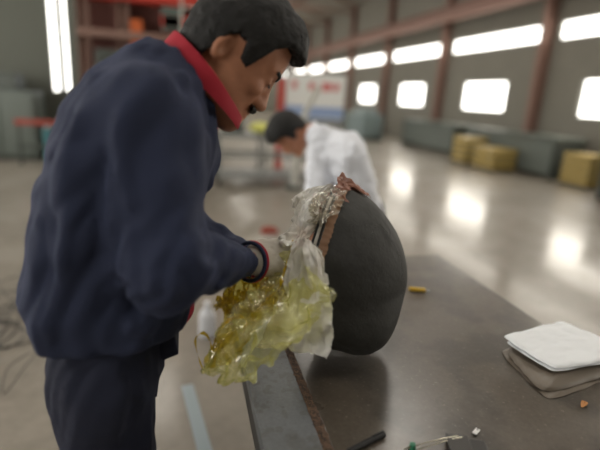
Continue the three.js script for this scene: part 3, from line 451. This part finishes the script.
{
  const k = thing('utility_knife', 'small yellow knife lying on the bench beside the dome', 'knife', [0.833, 0.782, -1.430], -.35);
  mesh('handle', rbox(-.03, .03, 0, .012, -.009, .009, .004), std('#c9a21e', .45), k); mesh('blade', box(.03, .045, .004, .006, -.006, .006), std('#999', .3, .9), k);
  const sc = thing('tape_scrap', 'small curled orange brown scrap near the front of the mat', 'scrap', [0.922, 0.781, -0.754], .5);
  mesh('scrap', grid((u, v) => new THREE.Vector3((u - .5) * .032, .001 + .006 * Math.abs(Math.sin(u * 3.1)) * (1 + .4 * n2(u * 5, v * 5)), (v - .5) * .014 * (1 - Math.pow(2 * u - 1, 2) * .8)), 16, 8), std('#b07a45', .6), sc);
  const p = thing('marker_pen', 'black marker pen lying at the front edge of the bench', 'pen', [0.350, 0.787, -0.717], .38);
  mesh('barrel', bar([-.045, 0, 0], [.02, 0, 0], .0065, 14), M.black, p); mesh('cap', bar([.02, 0, 0], [.05, 0, 0], .0072, 14), M.black, p); mesh('clip', box(.022, .048, .007, .009, -.0015, .0015), M.black, p);
  const po = thing('tool_pouch', 'black leather tool pouch at the bottom edge of the bench', 'pouch', [0.542, 0.781, -0.674], -.35);
  mesh('pouch_body', rbox(-.03, .05, 0, .012, -.022, .05, .005), std('#2c2a29', .45), po); mesh('pouch_flap', rbox(-.031, .015, .012, .016, -.024, .051, .002), std('#35322f', .45), po);
  const tw = thing('tweezers', 'pair of steel tweezers sticking out of the black pouch', 'tweezers', [0.494, 0.795, -0.680]), steel = std('#b9b4a4', .25, .9);
  const tp = [[[0.420, 0.786, -0.689], [0.542, 0.797, -0.693]], [[0.443, 0.786, -0.682], [0.549, 0.797, -0.688]]];
  for (const [a, b] of tp) { const A = V(a).sub(tw.position), B = V(b).sub(tw.position), m = mesh('prong', tube([A.toArray(), A.clone().lerp(B, .5).add(new THREE.Vector3(0, .002, 0)).toArray(), B.toArray()], .0016, 20, 6), steel, tw); m.castShadow = true; }
  const tb = thing('paper_tag', 'small white tag poking out of the black pouch', 'tag', [0.599, 0.784, -0.711], .6);
  mesh('tag_sheet', rbox(-.011, .011, 0, .0025, -.005, .005, .001), std('#e8e8e6', .6), tb); mesh('eyelet', new THREE.TorusGeometry(.0018, .0006, 6, 14).rotateX(Math.PI / 2).translate(.007, .0026, 0), std('#555', .5), tb);
  const gc = thing('green_cap', 'tiny green plastic cap beside the tweezers at the bottom edge', 'cap', [0.440, 0.781, -0.692]);
  mesh('cap_body', new THREE.CylinderGeometry(.006, .007, .012, 16).translate(0, .006, 0), std('#1f6b4c', .5), gc); mesh('cap_rim', new THREE.TorusGeometry(.007, .0012, 6, 18).rotateX(Math.PI / 2).translate(0, .0015, 0), std('#1f6b4c', .5), gc);
}

// ---------------------------------------------------------------- floor clutter
{
  const r = rng(5), w = thing('tangled_wire', 'tangle of thin dark wire lying on the floor at the left edge', 'wire', [-1.08, 0, -2.8]);
  for (let k = 0; k < 26; k++) { const pts = [], a0 = r() * 6.28, rr = .12 + .25 * r(); let x = (r() - .5) * .3, z = (r() - .5) * .7; for (let i = 0; i < 7; i++) { pts.push([x, .008 + .07 * r() * (i % 2), z]); const a = a0 + i * (.7 + .5 * r()); x += Math.cos(a) * rr * .6; z += Math.sin(a) * rr; } mesh('strand', tube(pts, .002 + .0015 * r(), 60, 5), k % 4 ? M.black : std('#8d8880', .6), w); }
  const b = thing('plastic_bottle', 'white plastic bottle standing on the floor beside the bench', 'bottle', [0.126, 0.000, -2.611]);
  mesh('bottle_body', new THREE.LatheGeometry([[0, 0], [.045, 0], [.05, .01], [.05, .13], [.04, .16], [.018, .18], [.016, .2], [0, .2]].map((p) => new THREE.Vector2(...p)), 28), std('#c9cbd0', .5), b); mesh('bottle_cap', new THREE.CylinderGeometry(.02, .02, .025, 20).translate(0, .21, 0), std('#d9dadd', .5), b);
  const rg = [0.882, 0.000, -4.793]; tag(mesh('red_rag', pillow([[-.08, 0, -.06], [.08, 0, -.08], [.1, 0, .06], [-.07, 0, .08]], 0, .05, .03, 4, 24, .3).map((g) => g), std('#8d3f33', .9)), 'small crumpled dull red rag lying on the floor behind the bench', 'rag').position.set(...rg);
  const t0 = V([0.003, 0.000, -2.112]), t1 = V([0.089, 0.000, -1.532]), ft = tag(mesh('floor_tape', rbox(-.03, .03, 0, .002, -t0.distanceTo(t1) / 2, t0.distanceTo(t1) / 2, .0008), std('#8a9599', .7)), 'pale blue tape strip stuck on the floor between man and bench', 'tape'); ft.position.copy(t0).add(t1).multiplyScalar(.5); ft.rotation.y = Math.atan2(t1.x - t0.x, t1.z - t0.z);
}

// ---------------------------------------------------------------- machines and furniture in the background
M.greySteel = std('#8b8d8a', .5, .2); M.darkMachine = std('#3f443f', .6); M.cabinet = std('#59605a', .6); M.cyan = std('#2f646b', .5); M.orange = std('#c4602a', .6); M.paleSteel = std('#b7b6ae', .5);
{ // partition at the left with two narrow bright windows
  const z = -10.6; struct('wall_partition', [box(XL, -2.56, 0, 5, z - .15, z), box(-2.56, -2.08, 0, 1.28, z - .15, z), box(-2.43, -2.32, 1.28, 5, z - .15, z), box(-2.24, -2.08, 1.28, 5, z - .15, z), box(-2.08, -.6, 0, 5, z - .15, z), box(-2.56, -2.08, 3.8, 5, z - .15, z)].map((g) => metreUV(g)), std('#585a52', .85));
  [[-2.56, -2.43, 3.8], [-2.32, -2.24, 3.8]].forEach(([a, b, h], i) => { const w = struct(`window_${90 + i}`, [box(a, a + .012, 1.28, h, z - .1, z - .05), box(b - .012, b, 1.28, h, z - .1, z - .05)], M.frame); mesh('window_pane', box(a + .012, b - .012, 1.28, h, z - .09, z - .07), M.glow, w); areaLight(b - a - .03, 2.4, WINDOW, '#f4f8ff', [(a + b) / 2, 2.5, z + .02], [(a + b) / 2, 2.5, 0]); });
}
{ // red press frame behind the man's shoulder
  const g = thing('press_frame', 'tall red steel press frame behind the man in navy', 'machine', [-.35, 0, -8.6]);
  for (const x of [-1.2, -.6, .15, .8]) mesh('column', [box(x - .09, x - .07, 0, 3.6, -.12, .12), box(x + .07, x + .09, 0, 3.6, -.12, .12), box(x - .07, x + .07, 0, 3.6, -.015, .015)], x < 0 ? M.steelRed : M.steelRedBright, g);
  mesh('crossbeam', rbox(-1.28, 1.0, 2.75, 3.05, -.18, .18, .02), M.steelRedBright, g); mesh('crossbeam', rbox(-1.28, 1.0, 2.18, 2.3, -.18, .18, .02), M.steelRed, g); mesh('crossbeam', rbox(.0, .95, 2.4, 2.6, .0, .2, .02), M.steelRedBright, g);
  mesh('guard_panel', rbox(-.5, -.3, 1.95, 2.5, .02, .1, .02), M.orange, g); mesh('control_box', rbox(-1.02, -.5, 1.2, 2.0, -.1, .25, .03), M.darkMachine, g); mesh('control_box', rbox(.0, .35, 2.35, 2.72, -.1, .2, .03), M.cabinet, g);
  mesh('back_panel', rbox(-1.2, .9, 1.0, 3.6, -.3, -.26, .01), std('#643a31', .7), g);
  mesh('bed', rbox(-1.2, .9, 0, .8, -.5, .4, .03), M.darkMachine, g);
  const l = thing('ladder', 'pale metal ladder standing against the red press frame', 'ladder', [.12, 0, -8.15]);
  for (const x of [-.15, .15]) mesh('rail', rbox(x - .02, x + .02, 0, 3.4, -.02, .02, .005), M.paleSteel, l);
  for (let y = .3; y < 3.4; y += .3) mesh('rung', bar([-.14, y, 0], [.14, y, 0], .014, 8), M.paleSteel, l);
}
{ // cabinets at the far left
  const c = thing('machine_cabinet', 'dark green grey machine cabinet against the partition at far left', 'cabinet', [-3.05, 0, -9.9]);
  mesh('cabinet_body', rbox(-.75, .4, .06, 1.25, -.35, .3, .02), M.cabinet, c); for (const x of [-.73, -.16]) mesh('cabinet_door', rbox(x, x + .53, .1, 1.2, .3, .325, .008), M.cabinet, c); mesh('plinth', box(-.73, .38, 0, .06, -.33, .28), M.darkMachine, c); mesh('top_unit', rbox(-.7, .1, 1.25, 1.55, -.3, .2, .03), M.darkMachine, c);
  const b = thing('red_barrier', 'red horizontal barrier bar by the machine cabinet', 'barrier', [-2.4, 0, -9.1]);
  for (const x of [-.4, .4]) mesh('post', bar([x, 0, 0], [x, .78, 0], .025), M.darkMachine, b); mesh('rail', rbox(-.45, .45, .7, .79, -.03, .03, .01), std('#94382b', .6), b); mesh('rail', rbox(-.45, .45, .3, .36, -.02, .02, .01), M.darkMachine, b);
  const t = thing('cyan_drum', 'turquoise drum standing under the red barrier', 'drum', [-2.4, 0, -9.6]);
  mesh('drum_body', new THREE.LatheGeometry([[0, 0], [.14, 0], [.15, .02], [.145, .2], [.155, .22], [.145, .24], [.15, .6], [.13, .62], [0, .62]].map((p) => new THREE.Vector2(...p)), 28), M.cyan, t); mesh('drum_lid', new THREE.CylinderGeometry(.13, .13, .03, 28).translate(0, .63, 0), M.greySteel, t);
}
{ // steel trolley bench behind, with bits on it
  const b = thing('steel_trolley', 'grey steel frame trolley on the floor behind the man in white', 'trolley', [1.25, 0, -7.7]);
  for (const x of [-.72, 0, .72]) for (const z of [-.3, .3]) mesh('leg', rbox(x - .025, x + .025, .08, .8, z - .025, z + .025, .005), M.greySteel, b);
  for (const y of [.12, .45, .76]) for (const z of [-.3, .3]) mesh('rail', rbox(-.75, .75, y, y + .05, z - .025, z + .025, .005), M.greySteel, b);
  mesh('shelf', rbox(-.74, .74, .17, .19, -.3, .3, .004), M.greySteel, b); mesh('tray', rbox(-.74, .74, .8, .83, -.32, .32, .006), M.greySteel, b); for (const x of [-.72, .72]) for (const z of [-.3, .3]) mesh('caster', new THREE.CylinderGeometry(.04, .04, .03, 16).rotateX(Math.PI / 2).translate(x, .04, z), M.black, b);
  const y = thing('yellow_bag', 'pale yellow green bag lying on the grey trolley', 'bag', [1.22, .832, -7.62]); mesh('bag_body', new THREE.SphereGeometry(.2, 24, 16).scale(1, .45, .7).translate(0, .088, 0), std('#c8c86a', .7), y); mesh('bag_neck', new THREE.CylinderGeometry(.02, .05, .08, 12).rotateZ(1.3).translate(.21, .09, 0), std('#c8c86a', .7), y);
  const d = thing('machine_part', 'dark grey casting lying on the grey trolley beside the yellow bag', 'casting', [.78, .832, -7.7]); mesh('casting_body', new THREE.CylinderGeometry(.14, .18, .22, 24).translate(0, .11, 0), M.darkMachine, d); mesh('casting_flange', new THREE.CylinderGeometry(.2, .2, .03, 24).translate(0, .015, 0), M.darkMachine, d);
  const h = thing('hose_stand', 'pale curved hose rising beside the white notice board', 'hose', [1.72, 0, -7.2]); mesh('hose', tube([[0, 0, 0], [.02, .7, 0], [.08, 1.1, 0], [.22, 1.45, 0], [.3, 1.62, 0]], .05, 40, 12), M.paleSteel, h); mesh('hose_base', new THREE.CylinderGeometry(.12, .14, .06, 20).translate(0, .03, 0), M.darkMachine, h);
}
{ // notice board on posts
  const cv = document.createElement('canvas'); cv.width = 512; cv.height = 384; const x = cv.getContext('2d'); x.fillStyle = '#dfe0dd'; x.fillRect(0, 0, 512, 384); x.fillStyle = '#c23a3a'; const r = rng(8);
  for (const cx of [40, 190, 300, 345, 405]) for (let i = 0; i < 5; i++) x.fillRect(cx + r() * 12, 60 + i * 13, 40 + 16 * r(), 8 + 5 * r());
  x.fillStyle = '#8fa3c8'; x.fillRect(0, 250, 512, 90); x.fillStyle = '#7d8488'; x.fillRect(0, 345, 512, 39);
  const t = new THREE.CanvasTexture(cv); t.colorSpace = THREE.SRGBColorSpace;
  const b = thing('notice_board', 'white notice board with red lettering and a blue band', 'notice board', [2.42, 0, -8.8], -.15);
  mesh('board_face', new THREE.PlaneGeometry(1.12, .9).translate(0, 1.42, .031), std('#fff', .5, 0, { map: t }), b); mesh('board_backing', rbox(-.58, .58, .95, 1.89, -.03, .03, .008), M.greySteel, b);
  for (const s of [-.45, .45]) mesh('post', bar([s, 0, -.04], [s, 1.9, -.04], .025), M.greySteel, b); for (const s of [-.45, .45]) mesh('foot', rbox(s - .03, s + .03, 0, .04, -.3, .25, .01), M.greySteel, b);
  const p = thing('red_post', 'red steel post left of the white notice board', 'post', [1.78, 0, -8.9]); mesh('post_shaft', rbox(-.06, .06, .02, 1.75, -.06, .06, .01), M.steelRedBright, p); mesh('base_plate', rbox(-.14, .14, 0, .02, -.14, .14, .004), M.steelRed, p);
}
{ // stock along the right wall
  const Yw = std('#a89150', .5), crate = (z, h, w, lab, x = 7.38) => { const c = thing('yellow_crate', lab, 'crate', [x, 0, z], 0, 'yellow crates along the right wall'); for (let y = .06; y < h; y += .16) mesh('slat', rbox(-.3, .3, y, y + .12, w / 2 - .02, w / 2, .005), Yw, c); for (let y = .06; y < h; y += .16) mesh('slat', rbox(-.32, -.3, y, y + .12, -w / 2, w / 2, .005), Yw, c); for (const s of [-1, 1]) mesh('corner_post', rbox(-.3, -.24, 0, h, s * (w / 2 - .05) - .03, s * (w / 2 - .05) + .03, .004), M.darkMachine, c); mesh('lid', rbox(-.33, .33, h, h + .03, -w / 2, w / 2, .006), Yw, c); mesh('crate_floor', rbox(-.3, .3, .02, .05, -w / 2 + .03, w / 2 - .03, .005), M.darkMachine, c); return c; };
  crate(-11.0, .66, .6, 'yellow slatted crate by the wall, left of the other crates'); crate(-9.9, .5, .8, 'low wide yellow slatted crate by the wall between two crates'); crate(-7.85, .62, .7, 'yellow slatted crate by the wall at the right edge', 8.1);
  const c = thing('tool_cabinet', 'dark cabinet standing under the rightmost wall window', 'cabinet', [7.3, 0, -5.9]); mesh('cabinet_body', rbox(-.2, .2, .05, 1.25, -.7, .7, .015), M.darkMachine, c); for (const s of [-.35, .35]) { const dr = mesh('cabinet_door', rbox(-.22, -.2, .1, 1.2, s - .33, s + .33, .006), M.darkMachine, c); mesh('handle', rbox(-.235, -.22, .6, .75, s - .01, s + .01, .004), M.greySteel, dr); } mesh('plinth', box(-.18, .18, 0, .05, -.68, .68), M.black, c);
  const m = thing('blue_machine', 'pale blue machine box far back along the right wall', 'machine', [6.9, 0, -17.5]); mesh('machine_body', rbox(-.4, .4, .1, .95, -.9, .9, .04), std('#707f80', .6), m); mesh('machine_base', box(-.42, .42, 0, .1, -.92, .92), M.darkMachine, m); mesh('hood', rbox(-.3, .3, .95, 1.15, -.4, .5, .04), std('#869496', .6), m);
}

{ // grey benches and stock standing in front of the right wall
  const names = ['grey green wall bench behind the yellow crates', 'grey green wall bench between blue machine and yellow crates', 'grey green wall bench behind the dark cabinet', 'grey green wall bench furthest along the right wall'];
  [-10.2, -14.2, -5.4, -21.5].forEach((z, i) => { const b = thing('wall_bench', names[i], 'bench', [8.2, 0, z], 0, 'benches along the right wall'), L = 1.7; mesh('bench_top', rbox(-.45, .4, .86, .92, -L, L, .008), M.cabinet, b); mesh('front_panel', rbox(-.4, -.37, .1, .84, -L + .05, L - .05, .006), M.cabinet, b); for (const q of [-1, 1]) mesh('side_panel', rbox(-.42, .38, 0, .86, q * (L - .04) - .02, q * (L - .04) + .02, .006), M.darkMachine, b); });
}
renderer.render(scene, camera);
